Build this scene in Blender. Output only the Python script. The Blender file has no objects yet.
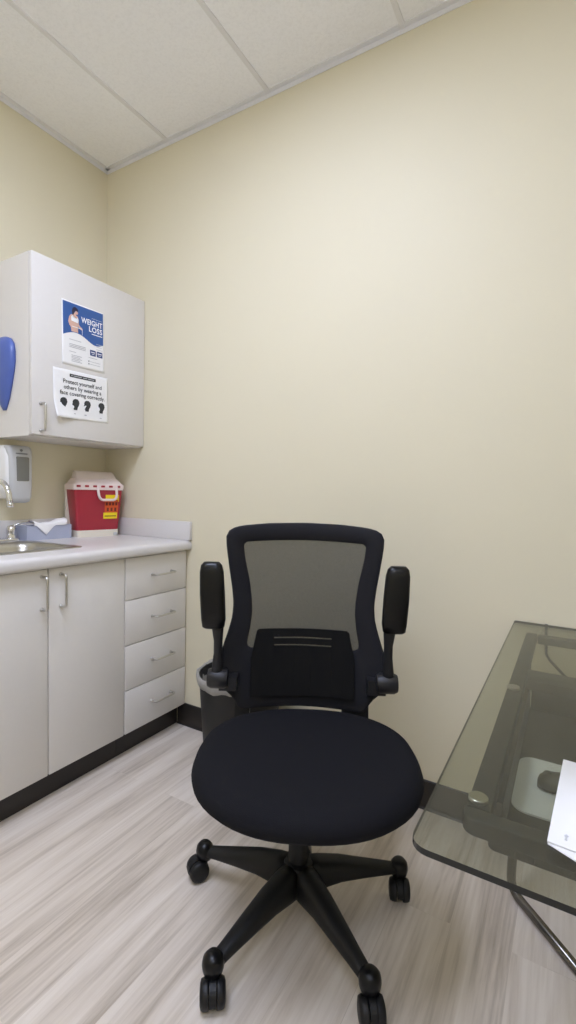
import bpy, bmesh, math, random
from math import sin, cos, pi, radians as R
from mathutils import Vector, Matrix

SC = bpy.context.scene
COL = SC.collection
random.seed(4)

# ------------------------------------------------------------------ camera
CAM = dict(loc=(2.2198, -1.7747, 1.1652), yaw=.5344, pitch=-.0409, roll=.0199, f=480.97)
cd = bpy.data.cameras.new('camera')
cd.sensor_fit = 'HORIZONTAL'; cd.sensor_width = 36.0
cd.lens = CAM['f'] / 576 * 36.0
cd.clip_start = .02
cam = bpy.data.objects.new('camera', cd); COL.objects.link(cam)
_y, _p, _r = CAM['yaw'], CAM['pitch'], CAM['roll']
fw = Vector((-sin(_y) * cos(_p), cos(_y) * cos(_p), sin(_p)))
rt = Vector((cos(_y), sin(_y), 0)); up = rt.cross(fw)
r2 = rt * cos(_r) + up * sin(_r); u2 = -rt * sin(_r) + up * cos(_r)
cam.matrix_world = Matrix.Translation(CAM['loc']) @ Matrix((r2, u2, -fw)).transposed().to_4x4()
SC.camera = cam

# ------------------------------------------------------------------ world, exposure, lights
wd = bpy.data.worlds.new('world'); SC.world = wd; wd.use_nodes = True
wd.node_tree.nodes['Background'].inputs[0].default_value = (1, .98, .94, 1)
wd.node_tree.nodes['Background'].inputs[1].default_value = .02
SC.view_settings.view_transform = 'Standard'
SC.view_settings.look = 'None'
SC.view_settings.gamma = 1
SC.view_settings.use_curve_mapping = False
SC.view_settings.exposure = 0.98
SC.cycles.max_bounces = 16; SC.cycles.diffuse_bounces = 10; SC.cycles.glossy_bounces = 6; SC.cycles.transparent_max_bounces = 16
LAMP_STRENGTH = 8.0
LAMP_COLOR = (.933, 1.027, 1.36)
CEIL = 2.8735
TROFFERS = [(1.325, -1.42), (2.51, -2.42)]  # second panel is an unseen addition that evens out the room light
TROFFER_GAIN = (1.0, .6)

# ------------------------------------------------------------------ materials
def lin(c):
    return tuple(((v / 255) / 12.92 if v / 255 <= .04045 else ((v / 255 + .055) / 1.055) ** 2.4) for v in c) + (1,)

def nodes_of(name):
    m = bpy.data.materials.new(name); m.use_nodes = True
    nt = m.node_tree
    return m, nt, nt.nodes['Principled BSDF']

def N(nt, t, **kw):
    n = nt.nodes.new(t)
    for k, v in kw.items(): setattr(n, k, v)
    return n

def mat(name, rgb, rough=.5, metal=0., var=.06, scale=30., bump=0., bscale=200., spec=.5, stretch=None, emis=0):
    m, nt, b = nodes_of(name)
    c = lin(rgb)
    tc = N(nt, 'ShaderNodeTexCoord')
    src = tc.outputs['Object']
    if stretch:
        mp = N(nt, 'ShaderNodeMapping'); mp.inputs['Scale'].default_value = stretch
        nt.links.new(src, mp.inputs[0]); src = mp.outputs[0]
    nz = N(nt, 'ShaderNodeTexNoise'); nz.inputs['Scale'].default_value = scale; nz.inputs['Detail'].default_value = 4
    nt.links.new(src, nz.inputs['Vector'])
    mx = N(nt, 'ShaderNodeMix', data_type='RGBA')
    mx.inputs[6].default_value = tuple(v * (1 - var) for v in c[:3]) + (1,)
    mx.inputs[7].default_value = tuple(min(1, v * (1 + var)) for v in c[:3]) + (1,)
    nt.links.new(nz.outputs['Fac'], mx.inputs[0])
    nt.links.new(mx.outputs[2], b.inputs['Base Color'])
    b.inputs['Roughness'].default_value = rough
    b.inputs['Metallic'].default_value = metal
    b.inputs['Specular IOR Level'].default_value = spec
    if bump:
        n2 = N(nt, 'ShaderNodeTexNoise'); n2.inputs['Scale'].default_value = bscale
        nt.links.new(src, n2.inputs['Vector'])
        bp = N(nt, 'ShaderNodeBump'); bp.inputs['Strength'].default_value = bump; bp.inputs['Distance'].default_value = .002
        nt.links.new(n2.outputs['Fac'], bp.inputs['Height'])
        nt.links.new(bp.outputs[0], b.inputs['Normal'])
    return m

M = {}
M['wall'] = mat('cream_paint', (221, 214, 189), .55, var=.012, scale=3, bump=.12, bscale=260, spec=.3)
M['black_base'] = mat('black_vinyl_base', (40, 36, 33), .45, var=.1, scale=15)
M['tee'] = mat('white_ceiling_tee', (229, 229, 232), .5, var=.02)
M['laminate'] = mat('grey_laminate', (221, 218, 214), .42, var=.015, scale=60, spec=.4)
M['carcass'] = mat('grey_cabinet_body', (212, 209, 204), .5, var=.015, scale=60)
M['counter'] = mat('pale_grey_worktop', (214, 211, 209), .33, var=.03, scale=350)
M['steel'] = mat('brushed_steel', (190, 187, 180), .3, 1.0, var=.06, scale=40, stretch=(1, 30, 1))
M['chrome'] = mat('chrome', (225, 225, 226), .09, 1.0, var=.01)
M['nickel'] = mat('satin_nickel', (205, 203, 198), .28, 1.0, var=.02)
M['shadow_gap'] = mat('dark_gap', (50, 48, 45), .8)
M['white_plastic'] = mat('white_plastic', (236, 236, 236), .35, var=.01)
M['grey_plastic'] = mat('grey_plastic', (196, 197, 198), .35, var=.03)
M['dark_window'] = mat('smoked_window', (122, 122, 116), .2, var=.03)
M['logo_grey'] = mat('grey_print', (120, 122, 124), .5)
M['red_plastic'] = mat('red_plastic', (160, 42, 56), .35, var=.06, scale=12)
M['lid_plastic'] = mat('frosted_pink_white_plastic', (228, 212, 206), .35, var=.04, scale=20)
M['lid_clear'] = mat('cloudy_clear_plastic', (214, 200, 190), .25, var=.05, scale=20)
M['ivory'] = mat('ivory_plastic', (226, 220, 205), .4, var=.02)
M['yellow'] = mat('yellow_label', (238, 214, 30), .5, var=.03)
M['orange'] = mat('orange_label', (206, 84, 36), .5, var=.04)
M['label_ink'] = mat('dark_label_ink', (110, 40, 24), .6)
M['tissue_blue'] = mat('blue_grey_card', (170, 176, 196), .6, var=.10, scale=14)
M['tissue_white'] = mat('white_tissue', (246, 246, 246), .8, var=.01, bump=.3, bscale=60)
M['blue_plastic'] = mat('blue_plastic', (80, 101, 170), .35, var=.06, scale=20)
M['paper'] = mat('white_paper', (240, 240, 240), .6, var=.008)
M['print_blue'] = mat('print_blue', (52, 92, 158), .6, var=.12, scale=9)
M['print_navy'] = mat('print_navy', (48, 66, 122), .6, var=.05)
M['print_white'] = mat('print_white', (244, 245, 248), .6, var=.005)
M['print_grey'] = mat('print_grey', (186, 187, 190), .7)
M['print_dark'] = mat('print_charcoal', (52, 54, 56), .7, var=.05)
M['print_skin'] = mat('print_skin', (214, 176, 160), .7, var=.05)
M['print_hair'] = mat('print_hair', (44, 40, 66), .7)
M['fabric'] = mat('black_mesh_fabric', (25, 25, 29), .9, var=.25, scale=500, bump=.6, bscale=900, spec=.15)
M['frame_fabric'] = mat('black_frame_fabric', (30, 30, 35), .75, var=.15, scale=400, bump=.3, bscale=900, spec=.25)
M['black_plastic'] = mat('black_plastic', (21, 21, 22), .45, var=.12, scale=60, bump=.15, bscale=500, spec=.35)
M['lumbar'] = mat('black_lumbar_plastic', (14, 14, 15), .75, spec=.2)
M['black_gloss'] = mat('black_glossy_plastic', (6, 6, 7), .33, var=.1, scale=60, spec=.35)
M['arm_plastic'] = mat('arm_grey_black_plastic', (32, 32, 35), .4, spec=.4, var=.1)
M['bin_black'] = mat('black_bin_plastic', (24, 24, 24), .5, var=.1, bump=.2)
M['liner'] = mat('grey_plastic_liner', (150, 148, 144), .3, var=.22, scale=40, bump=.6, bscale=50)
M['desk_steel'] = mat('black_powder_coat', (34, 33, 31), .5, var=.08)
M['desk_tube'] = mat('dark_polished_tube', (120, 116, 110), .22, .9, var=.05)
M['tray'] = mat('black_tray_laminate', (38, 37, 34), .55, var=.08)
M['pad'] = mat('pale_grey_mouse_pad', (228, 230, 232), .8, var=.03)
M['mouse'] = mat('charcoal_mouse', (52, 50, 45), .4, var=.05)
M['cable'] = mat('dark_cable', (62, 60, 55), .5)
M['edge_glass'] = mat('dark_glass_edge', (22, 26, 25), .15)
M['lamp_white'] = mat('white_lamp_enamel', (235, 235, 235), .4)

def floor_mat():
    m, nt, b = nodes_of('grey_oak_vinyl_plank')
    tc = N(nt, 'ShaderNodeTexCoord')
    sp = N(nt, 'ShaderNodeSeparateXYZ'); nt.links.new(tc.outputs['Object'], sp.inputs[0])
    cb = N(nt, 'ShaderNodeCombineXYZ')
    nt.links.new(sp.outputs['Y'], cb.inputs['X']); nt.links.new(sp.outputs['X'], cb.inputs['Y'])
    br = N(nt, 'ShaderNodeTexBrick')
    br.offset = .37; br.inputs['Scale'].default_value = 1
    br.inputs['Brick Width'].default_value = 1.22; br.inputs['Row Height'].default_value = .152
    br.inputs['Mortar Size'].default_value = .0008; br.inputs['Mortar Smooth'].default_value = .6
    br.inputs['Color1'].default_value = (.40, .40, .40, 1); br.inputs['Color2'].default_value = (.60, .60, .60, 1)
    br.inputs['Mortar'].default_value = (.36, .36, .36, 1)
    nt.links.new(cb.outputs[0], br.inputs['Vector'])
    # grain, long along y and different in each plank
    ofs = N(nt, 'ShaderNodeVectorMath', operation='MULTIPLY_ADD')
    ofs.inputs[1].default_value = (1.3, 15, 1)
    sc = N(nt, 'ShaderNodeVectorMath', operation='SCALE'); sc.inputs['Scale'].default_value = 9.
    nt.links.new(br.outputs['Color'], sc.inputs[0])
    nt.links.new(cb.outputs[0], ofs.inputs[0]); nt.links.new(sc.outputs[0], ofs.inputs[2])
    n1 = N(nt, 'ShaderNodeTexNoise'); n1.inputs['Scale'].default_value = 1.; n1.inputs['Detail'].default_value = 7; n1.inputs['Roughness'].default_value = .62
    n1.inputs['Distortion'].default_value = .5
    nt.links.new(ofs.outputs[0], n1.inputs['Vector'])
    of2 = N(nt, 'ShaderNodeVectorMath', operation='MULTIPLY_ADD'); of2.inputs[1].default_value = (3, 110, 1)
    nt.links.new(cb.outputs[0], of2.inputs[0]); nt.links.new(sc.outputs[0], of2.inputs[2])
    n2 = N(nt, 'ShaderNodeTexNoise'); n2.inputs['Scale'].default_value = 1.; n2.inputs['Detail'].default_value = 5
    nt.links.new(of2.outputs[0], n2.inputs['Vector'])
    a1 = N(nt, 'ShaderNodeMath', operation='MULTIPLY_ADD'); a1.inputs[1].default_value = .35
    nt.links.new(n2.outputs['Fac'], a1.inputs[0]); nt.links.new(n1.outputs['Fac'], a1.inputs[2])
    a2 = N(nt, 'ShaderNodeMath', operation='MULTIPLY_ADD'); a2.inputs[1].default_value = .35
    nt.links.new(br.outputs['Color'], a2.inputs[0]); nt.links.new(a1.outputs[0], a2.inputs[2])
    cr = N(nt, 'ShaderNodeValToRGB')
    e = cr.color_ramp.elements
    e[0].position = .58; e[0].color = lin((166, 154, 139))
    e[1].position = 1.02; e[1].color = lin((224, 215, 204))
    k = e.new(.80); k.color = lin((208, 197, 184))
    nt.links.new(a2.outputs[0], cr.inputs[0])
    nt.links.new(cr.outputs[0], b.inputs['Base Color'])
    b.inputs['Roughness'].default_value = .42
    b.inputs['Specular IOR Level'].default_value = .35
    bp = N(nt, 'ShaderNodeBump'); bp.inputs['Strength'].default_value = .12; bp.inputs['Distance'].default_value = .001
    nt.links.new(a2.outputs[0], bp.inputs['Height']); nt.links.new(bp.outputs[0], b.inputs['Normal'])
    return m
M['floor'] = floor_mat()

def ceiling_mat():
    m, nt, b = nodes_of('mineral_fibre_ceiling_tile')
    tc = N(nt, 'ShaderNodeTexCoord')
    n1 = N(nt, 'ShaderNodeTexNoise'); n1.inputs['Scale'].default_value = 90; n1.inputs['Detail'].default_value = 6; n1.inputs['Roughness'].default_value = .7
    nt.links.new(tc.outputs['Object'], n1.inputs['Vector'])
    cr = N(nt, 'ShaderNodeValToRGB')
    cr.color_ramp.elements[0].position = .32; cr.color_ramp.elements[0].color = lin((240, 241, 245))
    cr.color_ramp.elements[1].position = .55; cr.color_ramp.elements[1].color = lin((247, 248, 252))
    nt.links.new(n1.outputs['Fac'], cr.inputs[0]); nt.links.new(cr.outputs[0], b.inputs['Base Color'])
    b.inputs['Roughness'].default_value = .9
    bp = N(nt, 'ShaderNodeBump'); bp.inputs['Strength'].default_value = .35; bp.inputs['Distance'].default_value = .003
    nt.links.new(n1.outputs['Fac'], bp.inputs['Height']); nt.links.new(bp.outputs[0], b.inputs['Normal'])
    return m
M['ceiling'] = ceiling_mat()

def see_through(name, rgb, trans, fabric):
    """thin see-through sheet: smoked glass pane (fresnel reflection) or woven mesh"""
    m, nt, b = nodes_of(name)
    out = nt.nodes['Material Output']
    tr = N(nt, 'ShaderNodeBsdfTransparent')
    mx = N(nt, 'ShaderNodeMixShader')
    if fabric:
        b.inputs['Base Color'].default_value = lin(rgb); b.inputs['Roughness'].default_value = .85; b.inputs['Specular IOR Level'].default_value = .15
        tc = N(nt, 'ShaderNodeTexCoord')
        vo = N(nt, 'ShaderNodeTexNoise'); vo.inputs['Scale'].default_value = 700
        nt.links.new(tc.outputs['Object'], vo.inputs['Vector'])
        mr = N(nt, 'ShaderNodeMapRange'); mr.inputs['From Min'].default_value = .3; mr.inputs['From Max'].default_value = .7
        mr.inputs['To Min'].default_value = 1 - trans + .05; mr.inputs['To Max'].default_value = 1 - trans - .05
        nt.links.new(vo.outputs['Fac'], mr.inputs[0]); nt.links.new(mr.outputs[0], mx.inputs[0])
        nt.links.new(tr.outputs[0], mx.inputs[1]); nt.links.new(b.outputs[0], mx.inputs[2])
    else:
        tr.inputs[0].default_value = trans
        fr = N(nt, 'ShaderNodeFresnel'); 
        ge = N(nt, 'ShaderNodeNewGeometry')
        io = N(nt, 'ShaderNodeMapRange'); io.inputs['To Min'].default_value = 1.5; io.inputs['To Max'].default_value = 1 / 1.5
        nt.links.new(ge.outputs['Backfacing'], io.inputs[0]); nt.links.new(io.outputs[0], fr.inputs['IOR'])
        gl = N(nt, 'ShaderNodeBsdfGlossy'); gl.inputs['Roughness'].default_value = .015
        nt.links.new(fr.outputs[0], mx.inputs[0]); nt.links.new(tr.outputs[0], mx.inputs[1]); nt.links.new(gl.outputs[0], mx.inputs[2])
        nt.nodes.remove(b)
    nt.links.new(mx.outputs[0], out.inputs['Surface'])
    return m
M['mesh'] = see_through('grey_see_through_mesh', (62, 62, 58), .19, True)
M['glass'] = see_through('smoked_glass', None, (.77, .78, .725, 1), False)

def lamp_mat(name, k):
    m, nt, b = nodes_of(name)
    b.inputs['Base Color'].default_value = (.9, .9, .9, 1)
    b.inputs['Emission Color'].default_value = LAMP_COLOR + (1,)
    b.inputs['Emission Strength'].default_value = k
    return m

# ------------------------------------------------------------------ helpers
def obj(name, bm, m, parent=None, smooth=False, loc=None, recalc=True):
    me = bpy.data.meshes.new(name)
    if recalc: bmesh.ops.recalc_face_normals(bm, faces=bm.faces)
    bm.to_mesh(me); bm.free()
    ms = m if isinstance(m, (list, tuple)) else [m]
    for k in ms: me.materials.append(k)
    o = bpy.data.objects.new(name, me); COL.objects.link(o)
    if parent: o.parent = parent
    if loc: o.location = loc
    if smooth:
        for p in me.polygons: p.use_smooth = True
    return o

def sharp(o, ang=35):
    me = o.data
    bm = bmesh.new(); bm.from_mesh(me)
    for e in bm.edges:
        if len(e.link_faces) == 2 and e.calc_face_angle(0) > R(ang): e.smooth = False
    bm.to_mesh(me); bm.free()
    for p in me.polygons: p.use_smooth = True
    return o

def tag(o, label, cat, group=None):
    o['label'] = label; o['category'] = cat
    if group: o['group'] = group
    return o

def thing(name, label, cat, loc=(0, 0, 0), rotz=0, group=None):
    o = bpy.data.objects.new(name, None); COL.objects.link(o)
    o.empty_display_size = .05
    o.location = loc; o.rotation_euler = (0, 0, rotz)
    return tag(o, label, cat, group)

def struct(name, bm, m):
    o = obj(name, bm, m); o['kind'] = 'structure'; return o

def box(bm, x0, x1, y0, y1, z0, z1, bev=0, seg=2):
    g = bmesh.ops.create_cube(bm, size=1)
    vs = g['verts']
    for v in vs:
        v.co = Vector((x0 + (v.co.x + .5) * (x1 - x0), y0 + (v.co.y + .5) * (y1 - y0), z0 + (v.co.z + .5) * (z1 - z0)))
    if bev:
        es = list({e for v in vs for e in v.link_edges})
        bmesh.ops.bevel(bm, geom=es, offset=bev, segments=seg, profile=.5, affect='EDGES')
    return bm

def Bx(*a, **k): return box(bmesh.new(), *a, **k)

def tube(bm, pts, rad, n=12, caps=True, flat=1.0):
    pts = [Vector(p) for p in pts]
    rs = rad if isinstance(rad, (list, tuple)) else [rad] * len(pts)
    rings = []
    t0 = (pts[1] - pts[0]).normalized()
    a = Vector((0, 0, 1)) if abs(t0.z) < .9 else Vector((1, 0, 0))
    nrm = t0.cross(a).normalized()
    for i, p in enumerate(pts):
        t = (pts[min(i + 1, len(pts) - 1)] - pts[max(i - 1, 0)]).normalized()
        nrm = (nrm - t * nrm.dot(t)).normalized(); bn = t.cross(nrm)
        rings.append([bm.verts.new(p + (nrm * cos(2 * pi * k / n) + bn * sin(2 * pi * k / n) * flat) * rs[i]) for k in range(n)])
    for a, b in zip(rings, rings[1:]):
        for k in range(n): bm.faces.new((a[k], a[(k + 1) % n], b[(k + 1) % n], b[k]))
    if caps:
        bm.faces.new(rings[0][::-1]); bm.faces.new(rings[-1])
    return bm

def arc(pts, r, n=6):
    """round the inner corners of a polyline"""
    P = [Vector(p) for p in pts]; out = [P[0]]
    for a, b, c in zip(P, P[1:], P[2:]):
        u = (a - b).normalized(); w = (c - b).normalized()
        s, e = b + u * r, b + w * r
        for k in range(n + 1):
            t = k / n
            out.append(s * (1 - t) ** 2 + b * 2 * t * (1 - t) + e * t * t)
    out.append(P[-1]); return out

def lathe(bm, prof, n=32, c=(0, 0, 0), cap0=True, cap1=True, axis='z'):
    rings = []
    for r, z in prof:
        ring = []
        for k in range(n):
            a = 2 * pi * k / n
            q = (r * cos(a), r * sin(a), z)
            if axis == 'x': q = (z, r * cos(a), r * sin(a))
            if axis == 'y': q = (r * cos(a), z, r * sin(a))
            ring.append(bm.verts.new(Vector(q) + Vector(c)))
        rings.append(ring)
    for a, b in zip(rings, rings[1:]):
        for k in range(n): bm.faces.new((a[k], a[(k + 1) % n], b[(k + 1) % n], b[k]))
    if cap0: bm.faces.new(rings[0][::-1])
    if cap1: bm.faces.new(rings[-1])
    return bm

def rrect(x0, x1, y0, y1, r, n=6):
    rr = r if isinstance(r, (list, tuple)) else [r] * 4   # bl, br, tr, tl
    out = []
    for (cx, cy, a0), q in zip(((x0, y0, 180), (x1, y0, 270), (x1, y1, 0), (x0, y1, 90)), rr):
        sx = 1 if cx == x0 else -1; sy = 1 if cy == y0 else -1
        ox, oy = cx + sx * q, cy + sy * q
        for k in range(n + 1):
            a = R(a0 + 90 * k / n); out.append((ox + q * cos(a), oy + q * sin(a)))
    return out

def prism(bm, loop, z0, z1, plane='xy', bev=0):
    def P(u, v, w):
        return {'xy': (u, v, w), 'yz': (w, u, v), 'xz': (u, w, v)}[plane]
    a = [bm.verts.new(P(u, v, z0)) for u, v in loop]; b = [bm.verts.new(P(u, v, z1)) for u, v in loop]
    n = len(loop)
    f0 = bm.faces.new(a[::-1]); f1 = bm.faces.new(b)
    for k in range(n): bm.faces.new((a[k], a[(k + 1) % n], b[(k + 1) % n], b[k]))
    if bev:
        bmesh.ops.recalc_face_normals(bm, faces=bm.faces)
        bmesh.ops.bevel(bm, geom=list(f1.edges) + list(f0.edges), offset=bev, segments=3, profile=.5, affect='EDGES')
    return bm

def loft(bm, sections, cap=True):
    rings = [[bm.verts.new(p) for p in s] for s in sections]
    n = len(rings[0])
    for a, b in zip(rings, rings[1:]):
        for k in range(n): bm.faces.new((a[k], a[(k + 1) % n], b[(k + 1) % n], b[k]))
    if cap:
        bm.faces.new(rings[0][::-1]); bm.faces.new(rings[-1])
    return bm

def mods(o, sub=0, solid=0, bev=0, off=0):
    if solid:
        k = o.modifiers.new('solid', 'SOLIDIFY'); k.thickness = solid; k.offset = off
    if bev:
        k = o.modifiers.new('bevel', 'BEVEL'); k.width = bev; k.segments = 3; k.limit_method = 'ANGLE'
    if sub:
        k = o.modifiers.new('sub', 'SUBSURF'); k.levels = sub; k.render_levels = sub
    return o

def text_mesh(body, size, bold=0., align='LEFT', spacing=1., line=1., sx=1.):
    cu = bpy.data.curves.new('t', 'FONT'); cu.body = body; cu.size = size; cu.offset = bold
    cu.align_x = align; cu.space_character = spacing; cu.space_line = line; cu.extrude = .0001; cu.resolution_u = 3
    o = bpy.data.objects.new('t', cu); COL.objects.link(o)
    dg = bpy.context.evaluated_depsgraph_get()
    me = bpy.data.meshes.new_from_object(o.evaluated_get(dg))
    bpy.data.objects.remove(o); bpy.data.curves.remove(cu)
    for v in me.vertices: v.co.x *= sx
    return me

# ------------------------------------------------------------------ the room
XR, YF = 3.45, -3.1
struct('floor', Bx(-.1, XR + .1, YF - .1, .1, -.06, 0), M['floor'])
struct('ceiling', Bx(-.1, XR + .1, YF - .1, .1, CEIL, CEIL + .05), M['ceiling'])
struct('wall_left', Bx(-.1, 0, YF - .1, .1, 0, CEIL), M['wall'])
struct('wall_back', Bx(0, XR, 0, .1, 0, CEIL), M['wall'])
struct('wall_right', Bx(XR, XR + .1, YF - .1, .1, 0, CEIL), M['wall'])
struct('wall_front', Bx(0, XR, YF - .1, YF, 0, CEIL), M['wall'])
BBZ = .108
def base_prof(bm, x0, x1):
    prof = [(0, 0), (-.014, 0), (-.008, .006), (-.006, .014), (-.006, BBZ - .003), (-.003, BBZ), (0, BBZ)]
    loft(bm, [[(x0, y, z) for y, z in prof], [(x1, y, z) for y, z in prof]])
    return bm
struct('baseboard_back', base_prof(bmesh.new(), .552, XR), M['black_base'])
bm = base_prof(bmesh.new(), YF, 0)
bmesh.ops.transform(bm, matrix=Matrix.Translation((XR, 0, 0)) @ Matrix.Rotation(-pi / 2, 4, 'Z') @ Matrix.Scale(-1, 4, (1, 0, 0)), verts=bm.verts)
struct('baseboard_right', bm, M['black_base'])
bm = base_prof(bmesh.new(), 0, XR)
bmesh.ops.transform(bm, matrix=Matrix.Translation((0, YF, 0)) @ Matrix.Scale(-1, 4, (0, 1, 0)), verts=bm.verts)
struct('baseboard_front', bm, M['black_base'])

# ceiling grid: tees 0.6 m apart running from the back wall, wall angles along the walls
T_X = [.447, 1.035, 1.62, 2.215, 2.81]
k = 1
for x in T_X:
    struct('trim_%d' % k, Bx(x - .010, x + .010, YF, 0, CEIL - .006, CEIL + .004, bev=.0015, seg=1), M['tee']); k += 1
for y in (-.80, -2.04):
    for a, b in zip([0] + T_X, T_X + [XR]):
        if y > -1 and a < 1: continue
        struct('trim_%d' % k, Bx(a + .011 if a else 0, b - .011, y - .011, y + .011, CEIL - .006, CEIL + .004), M['tee']); k += 1
def angle(bm, x0, x1):
    box(bm, x0, x1, -.022, 0, CEIL - .004, CEIL + .003); box(bm, x0, x1, -.003, 0, CEIL - .022, CEIL)
    return bm
struct('trim_%d' % k, angle(bmesh.new(), 0, XR), M['tee']); k += 1
bm = angle(bmesh.new(), 0, -YF)
bmesh.ops.transform(bm, matrix=Matrix.Rotation(pi / 2, 4, 'Z') @ Matrix.Translation((YF, 0, 0)), verts=bm.verts)
struct('trim_%d' % k, bm, M['tee'])

# ceiling lamps (recessed fluorescent panels behind and above the camera; the second added as fill light)
for (cx, cy), gain, lab in zip(TROFFERS, TROFFER_GAIN, ('lit ceiling panel nearer the grey cabinets', 'added fill-light ceiling panel on the glass desk side')):
    t = thing('ceiling_light', lab, 'ceiling light', (cx, cy, CEIL))
    bm = bmesh.new()
    for a, b, c, d in ((-.29, .29, -.6, -.575), (-.29, .29, .575, .6), (-.29, -.265, -.575, .575), (.265, .29, -.575, .575)):
        box(bm, a, b, c, d, -.02, .0)
    obj('frame', bm, M['lamp_white'], t)
    obj('diffuser', Bx(-.262, .262, -.572, .572, -.03, -.002, bev=.008), lamp_mat('lamp_diffuser', LAMP_STRENGTH * gain), t)

# ------------------------------------------------------------------ base cabinets
CD, ZT, ZB = .602, .107, .876        # door front, underside of doors, underside of worktop
def pull(parent, c, horizontal, L=.118, out=.034, r=.0048):
    x, y, z = c
    a = [(0, -L / 2, 0), (out, -L / 2, 0), (out + .004, -L / 2 + .006, 0), (out + .004, L / 2 - .006, 0), (out, L / 2, 0), (0, L / 2, 0)]
    pts = [(0, -L / 2, 0)] + arc([(0, -L / 2, 0), (out, -L / 2, 0), (out, L / 2, 0), (0, L / 2, 0)], .012)[1:-1] + [(0, L / 2, 0)]
    if not horizontal: pts = [(p[0], p[2], p[1]) for p in [Vector(q) for q in pts]]
    bm = tube(bmesh.new(), [(x + p[0], y + p[1], z + p[2]) for p in [Vector(q) for q in pts]], r, 10)
    for s in (-1, 1):
        q = (x, y + s * L / 2, z) if horizontal else (x, y, z + s * L / 2)
        lathe(bm, [(.0075, 0), (.0075, .002), (.0045, .006)], 12, q, axis='x')
    return obj('handle', bm, M['nickel'], parent, smooth=True)

def front(name, parent, y0, y1, z0, z1, x=CD, th=.019):
    return sharp(obj(name, Bx(x - th, x, y0, y1, z0, z1, bev=.0035, seg=2), M['laminate'], parent))

def base_body(y0, y1, parent):
    bm = bmesh.new()
    x1 = CD - .021
    box(bm, .004, x1, y0, y0 + .018, ZT - .004, ZB); box(bm, .004, x1, y1 - .018, y1, ZT - .004, ZB)
    box(bm, .004, x1, y0 + .018, y1 - .018, ZT - .004, ZT + .014)
    box(bm, .004, .012, y0 + .018, y1 - .018, ZT + .014, ZB)
    box(bm, x1 - .02, x1 - .001, y0 + .018, y1 - .018, ZB - .03, ZB)
    obj('cabinet_body', bm, M['carcass'], parent)
    bm = Bx(.01, .549, y0, y1, 0, ZT - .004)
    obj('toe_kick', bm, M['black_base'], parent)

t = thing('drawer_cabinet', 'grey base cabinet with four drawers against the back wall', 'cabinet', (0, 0, 0))
base_body(-.381, -.007, t)
zs = [ZT, .298, .4935, .6885, .872]
for a, b in zip(zs, zs[1:]):
    d = front('drawer', t, -.3795, -.009, a + .0015, b - .0015)
    pull(d, (CD, -.171, (a + b) / 2 + .004), True)
t = thing('sink_cabinet', 'grey two-door base cabinet under the sink', 'cabinet', (0, 0, 0))
base_body(-1.078, -.383, t)
for y0, y1, hy in ((-.7265, -.3845, -.681), (-1.0765, -.7305, -.755)):
    d = front('door', t, y0, y1, ZT + .0015, .872)
    pull(d, (CD, hy, .788), False)

# worktop with a rolled front edge, cut round the sink bowl
SX0, SX1, SY0, SY1 = .134, .470, -.95, -.515
ZC = .922
WY0 = -1.09
t = thing('worktop', 'pale grey laminate worktop above the grey base cabinets', 'worktop', (0, 0, 0))
bm = bmesh.new()
box(bm, .002, SX0, WY0, -.002, ZB, ZC); box(bm, SX0, SX1, WY0, SY0, ZB, ZC); box(bm, SX0, SX1, SY1, -.002, ZB, ZC)
xf = .629
prof = [(SX1, ZB), (xf - .012, ZB)] + [(xf - .012 + .012 * sin(a), ZB + .012 - .012 * cos(a)) for a in [R(q) for q in (30, 60, 90)]] + \
       [(xf - .02 + .02 * cos(a), ZC - .02 + .02 * sin(a)) for a in [R(q) for q in (0, 22, 45, 68, 90)]] + [(SX1, ZC)]
loft(bm, [[(x, WY0, z) for x, z in prof], [(x, -.002, z) for x, z in prof]])
sharp(obj('top', bm, M['counter'], t), 30)
tag(sharp(obj('splashback', Bx(.022, .631, -.021, -.002, ZC + .0003, 1.0128, bev=.002), M['counter'])), 'short pale grey splashback along the back wall, right of the sharps container', 'splashback')
tag(sharp(obj('splashback', Bx(.002, .0215, WY0, -.002, ZC + .0003, 1.0128, bev=.002), M['counter'])), 'long pale grey splashback behind the sink and the tissue box', 'splashback')

# sink
t = thing('sink', 'stainless steel sink set into the grey worktop', 'sink', ((SX0 + SX1) / 2, (SY0 + SY1) / 2, ZC))
hx, hy = (SX1 - SX0) / 2, (SY1 - SY0) / 2
def rr3(ax, ay, r, z): return [(x, y, z) for x, y in rrect(-ax, ax, -ay, ay, r, 6)]
bm = bmesh.new()
loft(bm, [rr3(hx + .02, hy + .02, .03, .0), rr3(hx + .019, hy + .019, .03, .003), rr3(hx + .012, hy + .012, .04, .0045), rr3(hx - .012, hy - .012, .055, .0045),
          rr3(hx - .02, hy - .02, .06, .001), rr3(hx - .027, hy - .027, .065, -.02), rr3(hx - .04, hy - .04, .07, -.13),
          rr3(hx - .07, hy - .07, .07, -.155), rr3(.06, .06, .05, -.16), rr3(.03, .03, .0299, -.161)], cap=False)
o = obj('basin', bm, M['steel'], t, smooth=True); mods(o, solid=.001, off=-1)
obj('drain', lathe(bmesh.new(), [(.03, -.1605), (.036, -.158), (.03, -.157), (.024, -.159)], 24), M['chrome'], t, smooth=True)

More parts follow.
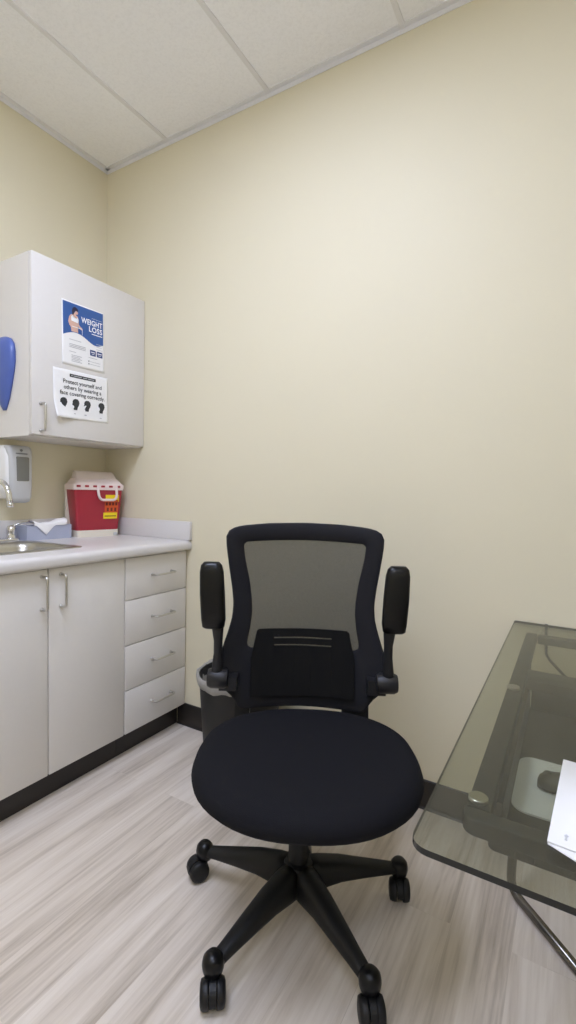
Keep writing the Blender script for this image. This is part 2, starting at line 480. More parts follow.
# tap
FY = -.66
t = thing('tap', 'chrome gooseneck tap with lever handles behind the sink', 'tap', (.066, FY, ZC))
sharp(obj('deck_plate', prism(bmesh.new(), rrect(-.027, .03, -.135, .135, .026, 6), 0, .014, bev=.003), M['chrome'], t))
pts = [(0, 0, .01), (0, 0, .19)] + [(.065 - .065 * cos(a), .02 * (1 - cos(a)) / 2, .19 + .078 * sin(a)) for a in [R(q) for q in range(15, 181, 15)]] + [(.132, .022, .165)]
bm = tube(bmesh.new(), pts, [.011] * (len(pts) - 1) + [.0115], 16)
lathe(bm, [(.024, .012), (.022, .03), (.013, .04)], 20); lathe(bm, [(.013, .158), (.014, .16), (.014, .172), (.0125, .176)], 16, (.132, .022, 0))
obj('spout', bm, M['chrome'], t, smooth=True)
for s in (-1, 1):
    bm = lathe(bmesh.new(), [(.022, .012), (.021, .02), (.018, .03), (.0195, .045), (.021, .056), (.015, .068), (.006, .072)], 20, (0, s * .1, 0))
    h = obj('handle', bm, M['chrome'], t, smooth=True)
    bm = tube(bmesh.new(), [(-.004, s * .1, .066), (0, s * .125, .074), (.008, s * .15, .083), (.012, s * .178, .088)], [.008, .0075, .0085, .006], 10, flat=.6)
    obj('lever', bm, M['chrome'], h, smooth=True)

# ------------------------------------------------------------------ wall cabinet
UD, UY, UZ0, UZ1 = .294, -.602, 1.380, 2.129
t = thing('wall_cabinet', 'grey wall cabinet in the corner carrying two notices', 'cabinet', (0, 0, 0))
bm = bmesh.new()
x1 = UD - .021
box(bm, .003, x1, UY, UY + .018, UZ0, UZ1); box(bm, .003, x1, -.021, -.003, UZ0, UZ1)
box(bm, .003, x1, UY + .018, -.021, UZ0, UZ0 + .018); box(bm, .003, x1, UY + .018, -.021, UZ1 - .018, UZ1); box(bm, .003, .01, UY + .018, -.021, UZ0 + .018, UZ1 - .018)
obj('cabinet_body', bm, M['laminate'], t)
d = front('door', t, UY - .0005, -.003, UZ0 + .006, UZ1 - .001, x=UD)
pull(d, (UD, -.564, 1.459), False, L=.112)

# ------------------------------------------------------------------ paper notices on the cabinet door
def flat(parent, name, pts, m, h=.0006):
    bm = bmesh.new()
    fz = h * .5
    a = [bm.verts.new((h, u, v)) for u, v in pts]
    f = bm.faces.new(a)
    bmesh.ops.triangulate(bm, faces=[f])
    return obj(name, bm, m, parent, recalc=False)
def strips(parent, name, items, m, h=.0007):
    for u0, u1, v0, v1 in items:
        bm = bmesh.new()
        bm.faces.new([bm.verts.new((h, u, v)) for u, v in ((u0, v0), (u1, v0), (u1, v1), (u0, v1))])
        obj(name, bm, m, parent, recalc=False)
def words(parent, name, body, size, u, v, m, align='LEFT', bold=0., h=.0011, sx=1., spacing=1.):
    me = text_mesh(body, size, bold, align, spacing, 1., sx)
    me.name = name
    for q in me.vertices: q.co = Vector((h + q.co.z, u + q.co.x, v + q.co.y))
    me.materials.clear(); me.materials.append(m)
    o = bpy.data.objects.new(name, me); COL.objects.link(o); o.parent = parent
    return o
def sheet(parent, w, h, curl, name='sheet'):
    bm = bmesh.new(); nu, nv = 24, 18; g = []
    for j in range(nv + 1):
        g.append([bm.verts.new((curl(i / nu * w, j / nv * h), i / nu * w, j / nv * h)) for i in range(nu + 1)])
    for j in range(nv):
        for i in range(nu): bm.faces.new((g[j][i], g[j][i + 1], g[j + 1][i + 1], g[j + 1][i]))
    return mods(obj(name, bm, M['paper'], parent, smooth=True, recalc=False), solid=.0003, off=-1)

PW, PH = .218, .278
p1 = thing('poster', 'blue and white printed flyer reading WEIGHT LOSS on the wall cabinet', 'poster', (UD + .0008, -.4665, 1.7035))
p1.rotation_euler = (R(.9), 0, 0)
sheet(p1, PW, PH, lambda u, v: 0.)
b0 = .006
wave = [(b0 + (PW - 2 * b0) * k / 24, .128 + .021 * sin(pi * min(1, (k / 24) / .62)) ** 1.0 - (.012 * sin(pi * max(0, (k / 24 - .62) / .38)))) for k in range(25)]
flat(p1, 'blue_banner', wave + [(PW - b0, PH - b0), (b0, PH - b0)], M['print_blue'])
# printed woman holding a tape round her waist, seen in the banner
flat(p1, 'figure_print', [(.046, .150), (.044, .168), (.036, .176), (.031, .190), (.036, .212), (.044, .222), (.052, .225), (.054, .232), (.068, .232), (.069, .225), (.079, .220),
                          (.084, .205), (.082, .190), (.090, .182), (.100, .176), (.103, .170), (.099, .167), (.088, .171), (.079, .180), (.078, .165), (.080, .151)], M['print_skin'], .0009)
flat(p1, 'figure_print', [(.046, .196), (.080, .192), (.082, .206), (.077, .218), (.071, .210), (.056, .211), (.050, .222), (.045, .212)], M['print_white'], .0012)
flat(p1, 'figure_print', [(.052, .222), (.049, .240), (.054, .254), (.065, .260), (.077, .255), (.082, .246), (.076, .242), (.068, .244), (.061, .236), (.058, .225)], M['print_hair'], .0012)
flat(p1, 'figure_print', [(.062, .234), (.069, .243), (.078, .241), (.080, .234), (.075, .228), (.066, .228)], M['print_skin'], .0014)
strips(p1, 'figure_print', [(.099, .101, .146, .170), (.048, .098, .171, .1735)], M['print_white'], .0015)
words(p1, 'heading_print', 'WEIGHT', .0335, .207, .203, M['print_white'], 'RIGHT', .0007, sx=.82, spacing=1.06)
words(p1, 'heading_print', 'LOSS', .0335, .207, .174, M['print_white'], 'RIGHT', .0007, sx=.94, spacing=1.06)
strips(p1, 'small_print', [(.150, .207, .163, .1665), (.150, .205, .2345, .2355)], M['print_white'], .0012)
it = [(.035, .095, .113, .1155)] + [(.035, .118, .093 - .0065 * q, .096 - .0065 * q) for q in range(3)] + [(.035, .068, .061, .0635)] + [(.045, .098 - .01 * (q % 2), .046 - .0065 * q, .049 - .0065 * q) for q in range(5)] + \
     [(.132, .178, .055, .0575), (.140, .195, .038, .040), (.140, .195, .026, .028), (.174, .208, .124, .126), (.174, .204, .112, .114), (.174, .208, .100, .102)]
strips(p1, 'small_print', it, M['print_grey'])
flat(p1, 'blue_button_print', rrect(.140, .171, .067, .093, .003, 3), M['print_navy'], .0008)
flat(p1, 'blue_button_print', rrect(.176, .207, .067, .093, .003, 3), M['print_navy'], .0008)
strips(p1, 'small_print', [(.146, .166, .081, .085), (.180, .203, .081, .085), (.148, .164, .074, .076), (.183, .200, .074, .076)], M['print_white'], .0011)
strips(p1, 'bullet_print', [(.131, .136, .037, .042), (.131, .136, .025, .030)], M['print_dark'], .0008)

QW, QH = .281, .212
p2 = thing('poster', 'white notice about wearing a face covering with one curled corner', 'poster', (UD + .0012, -.506, 1.4695))
p2.rotation_euler = (R(1.2), 0, 0)
def curl(u, v):
    d = (.085 - u) / .085 * .6 + (.055 - v) / .055 * .6
    return .022 * max(0, d - .12) ** 1.7 if u < .085 and v < .075 else (.022 * max(0, d - .12) ** 1.7 if d > .12 else 0)
sheet(p2, QW, QH, curl)
flat(p2, 'black_banner', rrect(.079, .213, .183, .1965, .002, 2), M['print_dark'])
strips(p2, 'small_print', [(.086, .094, .188, .1915), (.097, .140, .188, .1915), (.145, .168, .188, .1915), (.171, .205, .188, .1915)], M['print_grey'], .0010)
for body, v in (('Protect yourself and', .1525), ('others by wearing a', .1275), ('face covering correctly.', .1025)):
    words(p2, 'heading_print', body, .0255, .1455, v, M['print_dark'], 'CENTER', .00025, sx=.95)
HEAD = [(.2, 0), (.62, .0), (.68, .25), (.82, .45), (.9, .68), (.84, .9), (.66, 1.03), (.4, 1.04), (.18, .94), (.08, .76), (.1, .62), (.0, .46), (.08, .42), (.06, .2), (.2, .16)]
MASKS = [[(-.06, .50), (.02, .16), (.28, .12), (.48, .40), (.30, .60), (.05, .58)], [(-.12, .48), (-.08, .2), (.16, .1), (.42, .2), (.40, .38), (.05, .52)],
         [(-.02, .48), (.02, .2), (.22, .18), (.52, .52), (.48, .62), (.12, .5)], [(-.10, .62), (-.06, .26), (.22, .14), (.42, .34), (.36, .58), (.0, .70)]]
for k, u in enumerate((.027, .087, .146, .222)):
    s = .047; v0 = .040 + .001 * k
    flat(p2, 'head_print', [(u + x * s * .9, v0 + y * s) for x, y in HEAD], M['print_dark'], .0012)
    flat(p2, 'mask_print', [(u + (x * .72 - .04) * s * .9, v0 + (y * .85 + .04) * s) for x, y in MASKS[k]], M['print_white'], .0016)
strips(p2, 'small_print', [(.093, .105, .022, .027), (.150, .162, .022, .027), (.232, .243, .018, .022)], M['print_grey'])

# ------------------------------------------------------------------ blue thing on the side of the wall cabinet
t = thing('plastic_holder', 'blue teardrop plastic holder on the side of the wall cabinet', 'holder', (.1, UY - .0012, 1.493))
secs = []
for z, w, d in ((0, .012, .01), (.015, .022, .022), (.05, .042, .04), (.105, .062, .055), (.16, .080, .062), (.2, .088, .066), (.245, .089, .066), (.28, .080, .06), (.302, .058, .046), (.313, .03, .026), (.316, .008, .01)):
    s = [(w * .92 * cos(a), -d * .55 * max(0, sin(a)) ** .7, z * .985) for a in [pi * q / 18 for q in range(19)]]
    secs.append(s)
obj('shell', loft(bmesh.new(), secs), M['blue_plastic'], t, smooth=True)
bm = bmesh.new()
for q in range(4):
    box(bm, -.024 + q * .011, -.015 + q * .011, -.0385 + .0006 * abs(q - 2), -.03, .181, .187)
obj('white_mark', bm, M['print_white'], t)

# ------------------------------------------------------------------ soap dispenser
t = thing('soap_dispenser', 'white and grey soap dispenser on the wall above the sink', 'dispenser', (.0012, -.530, 1.1))
def dsec(z, w, d): return [(x, y, z) for x, y in rrect(0, d, -w, w, [.004, .02, .02, .004], 5)]
obj('back_shell', loft(bmesh.new(), [dsec(.012, .050, .05), dsec(.02, .057, .075), dsec(.06, .06, .088), dsec(.2, .06, .086), dsec(.235, .058, .07), dsec(.25, .05, .05)]), M['white_plastic'], t, smooth=True)
def csec(z, w, d, b=.03): return [(x, y, z) for x, y in rrect(b, d, -w, w, [.003, .016, .016, .003], 5)]
f = obj('front_cover', loft(bmesh.new(), [csec(-.006, .034, .08, .05), csec(.0, .044, .094, .05), csec(.02, .049, .100, .05), csec(.1, .050, .103, .05), csec(.19, .051, .1, .05), csec(.225, .054, .094, .05), csec(.243, .054, .086, .05), csec(.25, .050, .075, .05)]), M['grey_plastic'], t, smooth=True)
sharp(obj('window', loft(bmesh.new(), [[(.098, y, z) for y, z in rrect(-.026, .026, .09, .2, .004, 3)], [(.1045, y, z) for y, z in rrect(-.025, .03, .092, .198, .004, 3)]]), M['dark_window'], f))
bm = Bx(.0935, .0985, -.026, .026, .211, .216)
lathe(bm, [(.006, .0915), (.006, .0958)], 14, (0, 0, .228), axis='x')
obj('badge', bm, M['logo_grey'], f)

# ------------------------------------------------------------------ sharps container in the corner
t = thing('sharps_container', 'red sharps container with white lid in the worktop corner', 'sharps container', (.158, -.170, ZC), R(-13))
W2, DP = .117, .105   # local: +x faces the room, y along its width
def ssec(z, w, x0, x1, r=.012): return [(x, y, z) for x, y in rrect(x0, x1, -w, w, r, 4)]
o = sharp(obj('base', loft(bmesh.new(), [ssec(0, W2 - .012, -DP + .012, .0), ssec(.034, W2 - .010, -DP + .012, .002)]), M['ivory'], t))
obj('latch', Bx(-.002, .0045, .078, .096, .003, .019, bev=.002), M['grey_plastic'], o)
sharp(obj('tub', loft(bmesh.new(), [ssec(.034, W2 - .011, -DP + .014, -.002), ssec(.13, W2 - .002, -DP + .008, .003), ssec(.240, W2 + .008, -DP + .004, .008)]), M['red_plastic'], t), 50)
sharp(obj('back_panel', Bx(-DP - .002, -DP + .014, -W2 - .012, W2 + .004, .0, .262, bev=.004), M['ivory'], t))
lid = sharp(obj('lid', loft(bmesh.new(), [ssec(.236, W2 + .012, -DP, .013), ssec(.262, W2 + .013, -DP, .014), ssec(.270, W2 + .004, -DP + .004, .006), ssec(.292, W2 - .010, -DP + .01, -.012)]), M['lid_plastic'], t), 50)
sharp(obj('funnel', loft(bmesh.new(), [ssec(.290, W2 - .012, -DP + .012, -.014), ssec(.314, W2 - .018, -DP + .012, -.026), ssec(.330, W2 - .022, -DP + .012, -.05)]), M['lid_clear'], lid), 50)
for q in range(6):
    y = -.108 + q * .041
    obj('slot', prism(bmesh.new(), rrect(y - .010, y + .010, .249, .259, .003, 3), .0125, .0155, 'yz'), M['red_plastic'], lid)
for s in (1,):
    pts = arc([(.012, -.012, .258), (.022, -.010, .205), (.022, .002, .186), (.022, .075, .186), (.022, .085, .205), (.012, .087, .258)], .012)
    obj('handle', tube(bmesh.new(), pts, .0065, 10), M['lid_plastic'], lid, smooth=True)
def lab(y0, y1, z0, z1, m, name, h):
    def sx(z): return (-.002 + (z - .034) / .096 * .005 if z < .13 else .003 + (z - .13) / .11 * .005) + h
    b = bmesh.new()
    zz = [z0, z1] if not (z0 < .13 < z1) else [z0, .13, z1]
    g = [[b.verts.new((sx(z), y, z)) for y in (y0, y1)] for z in zz]
    for a, c in zip(g, g[1:]): b.faces.new((a[0], a[1], c[1], c[0]))
    return obj(name, b, m, t, recalc=False)
lab(.032, .104, .176, .212, M['yellow'], 'label', .0008)
lab(.028, .100, .118, .186, M['orange'], 'label', .0012)
lab(.022, .096, .090, .121, M['yellow'], 'label', .0014)
for q in range(4): lab(.033 + q * .017, .044 + q * .017, .158, .174, M['label_ink'], 'label_print', .0018)
for q in range(3): lab(.039 + q * .02, .050 + q * .02, .128, .146, M['label_ink'], 'label_print', .0018)
lab(.028, .090, .101, .106, M['label_ink'], 'label_print', .002)

# ------------------------------------------------------------------ tissue box
t = thing('tissue_box', 'flat blue grey tissue box with white tissue beside the sink', 'tissue box', (.064, -.400, ZC), R(0))
HB = .066
bm = bmesh.new()
L2, D2 = .112, .042
sl = rrect(-.024, .024, -.07, .07, .02, 4)
out = [(-D2, -L2), (D2, -L2), (D2, L2), (-D2, L2)]
lo = [bm.verts.new((x, y, 0)) for x, y in out]; hi = [bm.verts.new((x, y, HB)) for x, y in out]
bm.faces.new(lo[::-1])
for q in range(4): bm.faces.new((lo[q], lo[(q + 1) % 4], hi[(q + 1) % 4], hi[q]))
iv = [bm.verts.new((x, y, HB)) for x, y in sl]
es = [bm.edges.get((hi[q], hi[(q + 1) % 4])) for q in range(4)] + [bm.edges.new((iv[q], iv[(q + 1) % len(iv)])) for q in range(len(iv))]
bmesh.ops.triangle_fill(bm, edges=es, use_beauty=True)
obj('carton', bm, M['tissue_blue'], t)
bm = bmesh.new(); g = []
for j in range(13):
    v = j / 12; row = []
    for i in range(21):
        u = i / 20
        y = -.078 + .165 * u
        ridge = .012 + .012 * abs(2 * u - .7) + .016 * max(0, u - .6) + .002 * sin(17 * u + 3 * v)
        if v < .55:
            x = -.02 + (D2 + .023) * v / .55; z = HB + ridge * sin(pi * (.15 + .6 * v / .55))
        else:
            w = (v - .55) / .45; hang = .046 * max(.06, 1 - abs(u - .34) / .30) + .004 * u
            x = D2 + .003 + .003 * sin(9 * u); z = HB + ridge * sin(pi * .75) - w * (hang + ridge * .5)
        row.append(bm.verts.new((x, y, z)))
    g.append(row)
for j in range(12):
    for i in range(20): bm.faces.new((g[j][i], g[j][i + 1], g[j + 1][i + 1], g[j + 1][i]))
mods(obj('tissue', bm, M['tissue_white'], t, smooth=True), solid=.0006)

# ------------------------------------------------------------------ waste bin
t = thing('waste_bin', 'black waste bin with grey liner behind the chair by the wall', 'bin', (1.082, -.205, 0))
bm = bmesh.new()
H = .432
lathe(bm, [(.132, 0), (.137, .004), (.167, H - .012), (.172, H - .01), (.172, H), (.165, H), (.159, H - .03), (.131, .008), (.02, .008)], 40)
sharp(obj('bucket', bm, M['bin_black'], t))
bm = bmesh.new(); rings = []
for r, z in ((.1685, H - .034), (.1735, H - .027), (.177, H - .01), (.1745, H + .006), (.167, H + .007), (.157, H - .03), (.149, H - .1), (.136, .1), (.05, .03)):
    ring = []
    for q in range(64):
        a = 2 * pi * q / 64
        k = .0022 * sin(11 * a + 30 * z) + .0015 * sin(23 * a)
        kz = .004 * sin(5 * a + 1) + .003 * sin(13 * a) if z < H - .025 and r > .15 else .004 * sin(7 * a)
        rr = r + (abs(k) + .0006 if r > .155 else -abs(k))
        ring.append(bm.verts.new((rr * cos(a), rr * sin(a), z + kz * (r > .13))))
    rings.append(ring)
for a, b in zip(rings, rings[1:]):
    for q in range(64): bm.faces.new((a[q], a[(q + 1) % 64], b[(q + 1) % 64], b[q]))
obj('bin_liner', bm, M['liner'], t, smooth=True)

# ------------------------------------------------------------------ office chair  (local -y faces the camera)
CH = thing('office_chair', 'black mesh-back office chair with flipped-up armrests on five casters', 'office chair', (1.5968, -.6267, 0), .503)
DPH = R(187.5) - .503
BR = .304
def superel(a, hx, hy, n):
    c, s = cos(a), sin(a)
    k = (abs(c) ** n + abs(s) ** n) ** (-1 / n)
    return hx * c * k, hy * s * k
# seat cushion
SCX, SCY, SHX, SHY = .015, -.094, .288, .264
def seat_ring(f, z, n=2.35):
    out = []
    for q in range(64):
        a = 2 * pi * q / 64
        x, y = superel(a, SHX * f, SHY * f, n)
        k = 1.0
        if y > 0: k = 1 - .10 * (y / SHY) ** 2           # narrower at the back
        zz = z
        if y < 0: zz -= .022 * (max(0, -y / SHY - .35)) ** 2   # waterfall front edge
        zz += .010 * (x / SHX) ** 2 * (f < .97 and z > .45)
        out.append((SCX + x * k, SCY + y, zz))
    return out
bm = bmesh.new()
loft(bm, [seat_ring(.60, .442), seat_ring(.86, .443), seat_ring(.955, .449), seat_ring(.992, .461), seat_ring(1.0, .474), seat_ring(.985, .487), seat_ring(.945, .497), seat_ring(.86, .502), seat_ring(.65, .501), seat_ring(.35, .498), seat_ring(.1, .498)])
obj('seat', bm, M['fabric'], CH, smooth=True)
bm = bmesh.new()
loft(bm, [seat_ring(.45, .402), seat_ring(.72, .410), seat_ring(.84, .425), seat_ring(.86, .440)])
obj('seat_pan', bm, M['black_plastic'], CH, smooth=True)
bm = Bx(-.075, .075, -.12, .10, .345, .400, bev=.012, seg=3)
tube(bm, [(.07, .02, .37), (.2, .02, .372), (.235, .02, .378)], [.006, .006, .011], 10)
tube(bm, [(0, -.10, .365), (0, -.155, .362)], [.022, .026], 16)
obj('tilt_mechanism', bm, M['black_plastic'], CH, smooth=False)
sharp(CH.children[-1])

# backrest: everything is laid on one curved surface y(x, z)
def back_y(x, z):
    lean = .215 + .10 * (z - .5) ** 1.0 * .6 + .018 * sin(pi * (z - .48) / .6)
    return lean - .95 * x * x
def half(pts): return pts + [(-x, z) for x, z in reversed(pts)]
def dense(loop, n):
    P = [Vector((a, b)) for a, b in loop]
    P.append(P[0]); L = [0]
    for a, b in zip(P, P[1:]): L.append(L[-1] + (b - a).length)
    out = []; i = 0
    for k in range(n):
        d = L[-1] * k / n
        while L[i + 1] < d: i += 1
        t_ = (d - L[i]) / (L[i + 1] - L[i] + 1e-9); out.append(P[i].lerp(P[i + 1], t_))
    return out
def smooth_loop(P, it):
    n = len(P)
    for _ in range(it): P = [(P[k - 1] + P[k] * 2 + P[(k + 1) % n]) / 4 for k in range(n)]
    return P
outer_h = [(0, 1.066), (.12, 1.063), (.20, 1.056), (.236, 1.047), (.249, 1.030), (.246, .99), (.237, .92), (.228, .86), (.223, .81), (.226, .765), (.238, .72), (.254, .67), (.264, .62), (.262, .575), (.245, .545), (.215, .515), (.205, .49), (.195, .478), (0, .480)]
inner_h = [(0, 1.014), (.10, 1.012), (.192, 1.008), (.199, 1.0), (.193, .95), (.178, .88), (.170, .82), (.168, .78), (.173, .73), (.181, .69), (.181, .672), (.170, .663), (.10, .663), (0, .663)]
NB = 120
def polar(loop, c, n):
    """sample a loop by direction from c so that two loops match point by point"""
    P = dense(loop, 1200); P = smooth_loop(P, 60)
    ang = sorted(((math.atan2(p.y - c[1], p.x - c[0]) % (2 * pi)), p) for p in [Vector(q) for q in P]) if False else [((math.atan2(p.y - c[1], p.x - c[0]) % (2 * pi)), p) for p in P]
    out = []
    for k in range(n):
        a = 2 * pi * k / n
        best = min(ang, key=lambda q: min(abs(q[0] - a), 2 * pi - abs(q[0] - a)))
        out.append(best[1])
    return out
cc = (0, .80)
OL = polar(half(outer_h), cc, NB); IL = polar(half(inner_h), cc, NB)
bm = bmesh.new(); NR = 8; g = []
for j in range(NR + 1):
    t_ = j / NR
    row = []
    for k in range(NB):
        p = IL[k].lerp(OL[k], t_)
        row.append(bm.verts.new((p.x, back_y(p.x, p.y) + .006 * (2 * t_ - 1) ** 2, p.y)))
    g.append(row)
for a, b in zip(g, g[1:]):
    for k in range(NB): bm.faces.new((a[k], a[(k + 1) % NB], b[(k + 1) % NB], b[k]))
o = obj('back_frame', bm, M['frame_fabric'], CH, smooth=True)
mods(o, solid=.022, off=0); k_ = o.modifiers.new('bevel', 'BEVEL'); k_.width = .006; k_.segments = 2; k_.limit_method = 'ANGLE'; k_.angle_limit = R(50)
# see-through mesh filling the window of the frame
bm = bmesh.new(); rows = []
for j in range(9):
    t_ = j / 8 * 1.04
    rows.append([bm.verts.new((cc[0] + (IL[k].x - cc[0]) * t_, back_y(cc[0] + (IL[k].x - cc[0]) * t_, cc[1] + (IL[k].y - cc[1]) * t_) + .001, cc[1] + (IL[k].y - cc[1]) * t_)) for k in range(NB)] if j else [bm.verts.new((cc[0], back_y(*cc) + .001, cc[1]))])
for k in range(NB): bm.faces.new((rows[0][0], rows[1][k], rows[1][(k + 1) % NB]))
for a, b in zip(rows[1:], rows[2:]):
    for k in range(NB): bm.faces.new((a[k], b[k], b[(k + 1) % NB], a[(k + 1) % NB]))
obj('back_mesh', bm, M['mesh'], CH, smooth=True)
# lumbar panel with two real slots
bm = bmesh.new()
zl = [.52, .58, .64, .674, .679, .697, .702, .715, .722, .728]
def lw(z): return .163 - .018 * max(0, (z - .64)) / .088 - (.006 if z > .725 else 0)
xsf = [-1, -.8, None, -.3, 0, .3, None, .8, 1]
grid = []
for z in zl:
    w = lw(z); row = []
    for q, s in enumerate(xsf):
        x = -.092 if q == 2 else .092 if q == 6 else s * (w if abs(s) > .5 else .092)
        if abs(x) > .099 and q in (1, 7): x = math.copysign(.128, x)
        row.append(bm.verts.new((x, back_y(x, z) - .018, z)))
    grid.append(row)
for j in range(len(zl) - 1):
    for i in range(8):
        if j in (3, 5) and 2 <= i <= 5: continue
        bm.faces.new((grid[j][i], grid[j][i + 1], grid[j + 1][i + 1], grid[j + 1][i]))
o = obj('lumbar_support', bm, M['lumbar'], CH, smooth=False); mods(o, solid=.008)
# bracket joining backrest and seat
bm = bmesh.new()
for x0, x1 in ((-.212, -.165), (.128, .212)):
    xm, hw = (x0 + x1) / 2, (x1 - x0) / 2
    loft(bm, [[(xm + a * hw * w, y + b * .011, z) for a, b in ((-1, -1), (1, -1), (1, 1), (-1, 1))] for y, z, w in ((.175, .395, 1), (.198, .44, 1), (.208, .49, 1), (.212, .555, 1.05))])
    loft(bm, [[(xm * k + a * hw * .8, y, .398 + b * .007) for a, b in ((-1, -1), (1, -1), (1, 1), (-1, 1))] for y, k in ((.185, 1), (.09, .6), (.05, .4))])
sharp(obj('back_bracket', bm, M['black_plastic'], CH))
# armrests, folded up
for s in (-1, 1):
    bm = bmesh.new()
    lathe(bm, [(.010, -.034), (.026, -.031), (.031, -.02), (.031, .02), (.026, .031), (.01, .034)], 24, (s * .259, .150, .588), axis='x')
    loft(bm, [[(x, .158 + a * .02, .575 + b * .022) for a, b in ((-1, -1), (1, -1), (1, 1), (-1, 1))] for x in (s * .200, s * .255)])
    hg = sharp(obj('arm_hinge', bm, M['arm_plastic'], CH))
    bm = bmesh.new()
    pts = [(s * .264, .142, .585), (s * .261, .140, .625), (s * .258, .136, .67), (s * .257, .13, .71), (s * .258, .126, .745), (s * .266, .124, .79)]
    secs = []
    for (x, y, z), w in zip(pts, (.019, .0165, .0135, .0135, .0175, .026)):
        secs.append([(x + w * cos(a), y + .011 * sin(a), z) for a in [2 * pi * q / 16 for q in range(16)]])
    obj('arm_post', loft(bm, secs), M['arm_plastic'], CH, smooth=True)
    bm = bmesh.new()
    secs = []
    for z, w, d, xo in ((0, .024, .010, 0), (.006, .031, .017, 0), (.03, .034, .021, 0), (.11, .035, .022, .004), (.185, .033, .021, .007), (.207, .029, .018, .008), (.217, .021, .011, .008)):
        xm = s * (.270 + xo)
        secs.append([(xm + x * 1.07, .118 + y, .752 + z * .925) for x, y in [superel(2 * pi * q / 32, w, d, 3.2) for q in range(32)]])
    obj('arm_pad', loft(bm, secs), M['black_gloss'], CH, smooth=True)
# gas column
BO = Vector((0, -.012, 0))
bm = lathe(bmesh.new(), [(.028, .12), (.028, .25), (.026, .255), (.0185, .257), (.0185, .35)], 24, BO)
lathe(bm, [(.036, .27), (.033, .345)], 24, BO)
sharp(obj('gas_column', bm, M['black_plastic'], CH))
# five-star base
bm = lathe(bmesh.new(), [(.030, .072), (.044, .076), (.047, .09), (.045, .135), (.039, .148), (.028, .152)], 32, BO)
sharp(obj('hub', bm, M['black_plastic'], CH))
for k in range(5):
    a = DPH + 2 * pi * k / 5
    d = Vector((cos(a), sin(a), 0)); nn = Vector((-sin(a), cos(a), 0))
    secs = []
    for r, w, zt, zb in ((.030, .040, .150, .066), (.06, .040, .148, .070), (.12, .035, .138, .078), (.19, .029, .119, .076), (.25, .023, .103, .072), (.285, .020, .094, .069), (.300, .018, .089, .068)):
        sec = []
        for q in range(20):
            x, z = superel(2 * pi * q / 20, w, (zt - zb) / 2, 2.8)
            x *= 1 - .22 * (z / ((zt - zb) / 2) * .5 + .5)
            p = BO + d * r + nn * x + Vector((0, 0, (zt + zb) / 2 + z)); sec.append(tuple(p))
        secs.append(sec)
    obj('leg', loft(bmesh.new(), secs), M['black_plastic'], CH, smooth=True)
    c = BO + d * BR
    # caster: domed socket, hooded body, twin wheels
    cs = R([-150, -80, -85, -95, 60][k])
    bm = lathe(bmesh.new(), [(.013, .050), (.020, .055), (.0245, .067), (.026, .08), (.0235, .093), (.016, .102), (.004, .105)], 20, c)
    ct = obj('caster', bm, M['black_gloss'], CH, smooth=True)
    tr_ = Vector((cos(cs), sin(cs), 0)); ax = Vector((-sin(cs), cos(cs), 0))
    ctr = c + tr_ * .021 + Vector((0, 0, .0295))
    bm = bmesh.new()
    secs = []
    for w in (-.0075, .0075):
        secs.append([tuple(ctr + ax * w + tr_ * (.0305 * cos(b)) + Vector((0, 0, .0305 * sin(b) if sin(b) > -.2 else -.0065))) for b in [2 * pi * q / 28 for q in range(28)]])
    loft(bm, secs)
    tube(bm, [c + Vector((0, 0, .03)), c + Vector((0, 0, .062))], .009, 12)
    obj('caster_body', bm, M['black_plastic'], ct, smooth=False)
    for sgn in (-1, 1):
        secs = []
        for w, r in ((.0080, .024), (.0088, .0290), (.013, .0295), (.021, .0290), (.0265, .0265), (.029, .018), (.0296, .004)):
            secs.append([tuple(ctr + ax * (sgn * w) + tr_ * (r * cos(b)) + Vector((0, 0, r * sin(b)))) for b in [2 * pi * q / 28 for q in range(28)]])
        obj('wheel', loft(bmesh.new(), secs), M['black_plastic'], ct, smooth=True)

# ------------------------------------------------------------------ glass desk
DX0, DX1, DY0, DY1, DZ = 2.0665, 3.20, -1.220, -.012, .752
DK = thing('desk', 'smoked glass desk on a black steel frame at the right', 'desk', (0, 0, 0))
bm = prism(bmesh.new(), rrect(DX0, DX1, DY0, DY1, [.022, .022, .006, .006], 5), DZ - .008, DZ)
bm.normal_update()
for f in bm.faces: f.material_index = 0 if abs(f.normal.z) > .9 else 1
obj('glass_top', bm, [M['glass'], M['edge_glass']], DK)
ZR = .7375
bm = bmesh.new()
box(bm, 2.108, 2.140, -1.083, -.085, ZR - .024, ZR, bev=.004)
box(bm, 3.06, 3.092, -1.083, -.085, ZR - .024, ZR, bev=.004)
box(bm, 2.142, 3.058, -.120, -.085, ZR - .024, ZR, bev=.004)
box(bm, 2.142, 3.058, -.53, -.448, ZR - .024, ZR, bev=.004)
prism(bm, rrect(2.106, 3.094, -1.112, -1.084, [.018, .018, .002, .002], 5), ZR - .024, ZR, bev=.003)
sharp(obj('frame', bm, M['desk_steel'], DK))
for x in (2.121, 3.079):
    for y in (-1.066, -.605):
        bm = lathe(bmesh.new(), [(.0125, ZR), (.0133, ZR + .001), (.0133, DZ - .0095), (.012, DZ - .0085)], 28, (x, y, 0))
        sharp(obj('glass_mount', bm, M['nickel'], DK))
# pull-out tray under the glass
sharp(obj('pullout_tray', prism(bmesh.new(), rrect(2.128, 3.072, -1.015, -.46, .012, 5), .636, .650, bev=.003), M['tray'], DK))
sharp(obj('tray_back', Bx(2.15, 3.05, -.475, -.462, .650, ZR - .024), M['desk_steel'], DK))
for x in (2.138, 3.062):
    obj('tray_runner', Bx(x - .010, x + .010, -1.015, -.462, .650, ZR - .024), M['desk_steel'], DK)
sharp(obj('tray_catch', Bx(2.172, 2.196, -1.108, -1.094, .700, ZR - .024, bev=.004), M['desk_steel'], DK))
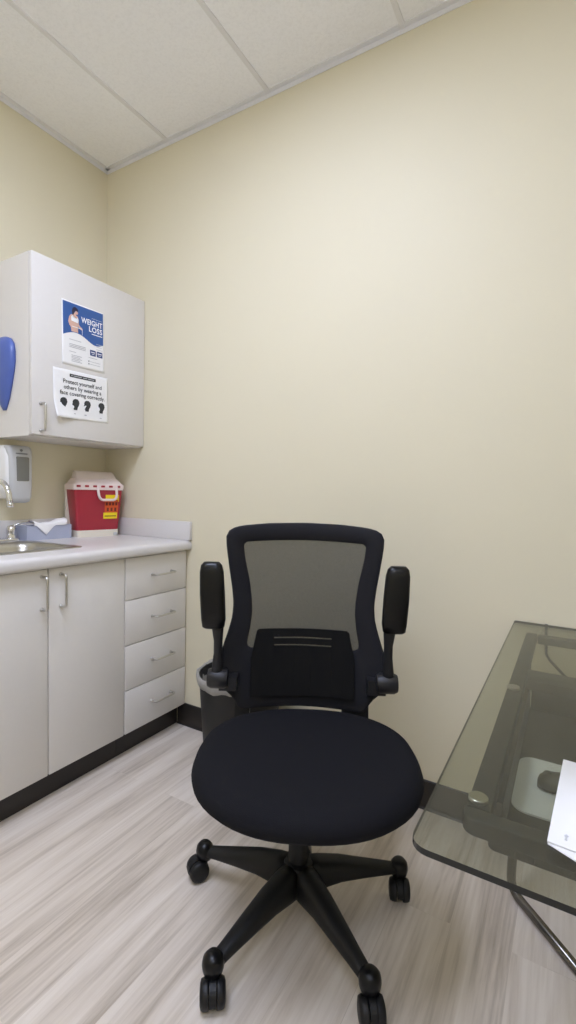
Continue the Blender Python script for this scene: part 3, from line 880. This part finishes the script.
# bent tube legs
for sx, X in ((1, 2.104), (-1, 3.096)):
    pts = arc([(X + sx * .02, -.27, ZR - .024), (X, -.25, .013), (X + sx * .36, -.633, .013)], .045, 8)
    obj('leg', tube(bmesh.new(), pts, .0125, 16), M['desk_tube'], DK, smooth=True)
    if True:
        pts = arc([(2.6 - sx * .09, -.98, .636), (2.6 - sx * .09, -.98, .013), (X + sx * .36, -.66, .013)], .045, 8)
        obj('leg', tube(bmesh.new(), pts, .0125, 16), M['desk_tube'], DK, smooth=True)

# mouse pad and mouse on the tray
tag(sharp(obj('mouse_pad', prism(bmesh.new(), rrect(2.149, 2.38, -.918, -.728, .026, 6), .6505, .6535), M['pad'])), 'pale grey rounded mouse pad on the tray under the glass', 'mouse pad')
t = thing('computer_mouse', 'dark computer mouse on the pale pad under the glass desk', 'computer mouse', (2.224, -.825, .6537), 0)
secs = []
for x, w, h in ((-.040, .006, .012), (-.037, .014, .020), (-.026, .020, .027), (-.006, .022, .031), (.018, .0215, .029), (.034, .018, .022), (.043, .012, .014), (.046, .005, .009)):
    secs.append([(x, w * cos(a), max(0, h * .45 + h * .55 * sin(a)) if sin(a) > -.6 else 0) for a in [2 * pi * q / 20 for q in range(20)]])
obj('mouse_body', loft(bmesh.new(), secs), M['mouse'], t, smooth=True)
obj('scroll_wheel', lathe(bmesh.new(), [(.007, -.003), (.0085, -.001), (.0085, .001), (.007, .003)], 16, (-.024, 0, .023), axis='y'), M['cable'], t, smooth=True)

# cable on the back wall seen through the desk
pts = [(2.160, -.006, .752), (2.161, -.006, .70), (2.163, -.0065, .655), (2.175, -.008, .635), (2.219, -.010, .593), (2.29, -.012, .515), (2.38, -.014, .40), (2.44, -.02, .16), (2.5, -.03, .06), (2.54, -.05, .006), (2.7, -.09, .006)]
tag(obj('cable', tube(bmesh.new(), pts, .0045, 8), M['cable'], smooth=True), 'thin dark cable running down the back wall behind the desk', 'cable')

# papers on the glass
def paper(name, loc, rz, w, h, th, label):
    o = sharp(obj(name, prism(bmesh.new(), [(0, 0), (w, 0), (w, h), (0, h)], 0, th), M['paper']))
    o.location = loc; o.rotation_euler = (0, 0, rz); tag(o, label, 'paper')
    return o
paper('paper_sheet', (2.209, -1.134, DZ + .0004), R(-27), .20, .15, .0016, 'lower white sheet showing below the top one on the glass desk')
o = paper('paper_sheet', (2.2085, -1.1335, DZ + .0026), R(-3.6), .28, .216, .0022, 'white sheet with small grey mark, uppermost on the glass desk')
bm = bmesh.new()
a = [bm.verts.new((u, v, .0024)) for u, v in ((.017, .012), (.020, .012), (.0195, .019), (.021, .022), (.018, .025), (.016, .021), (.0175, .018))]
bm.faces.new(a)
obj('printed_mark', bm, M['print_grey'], o, recalc=False)
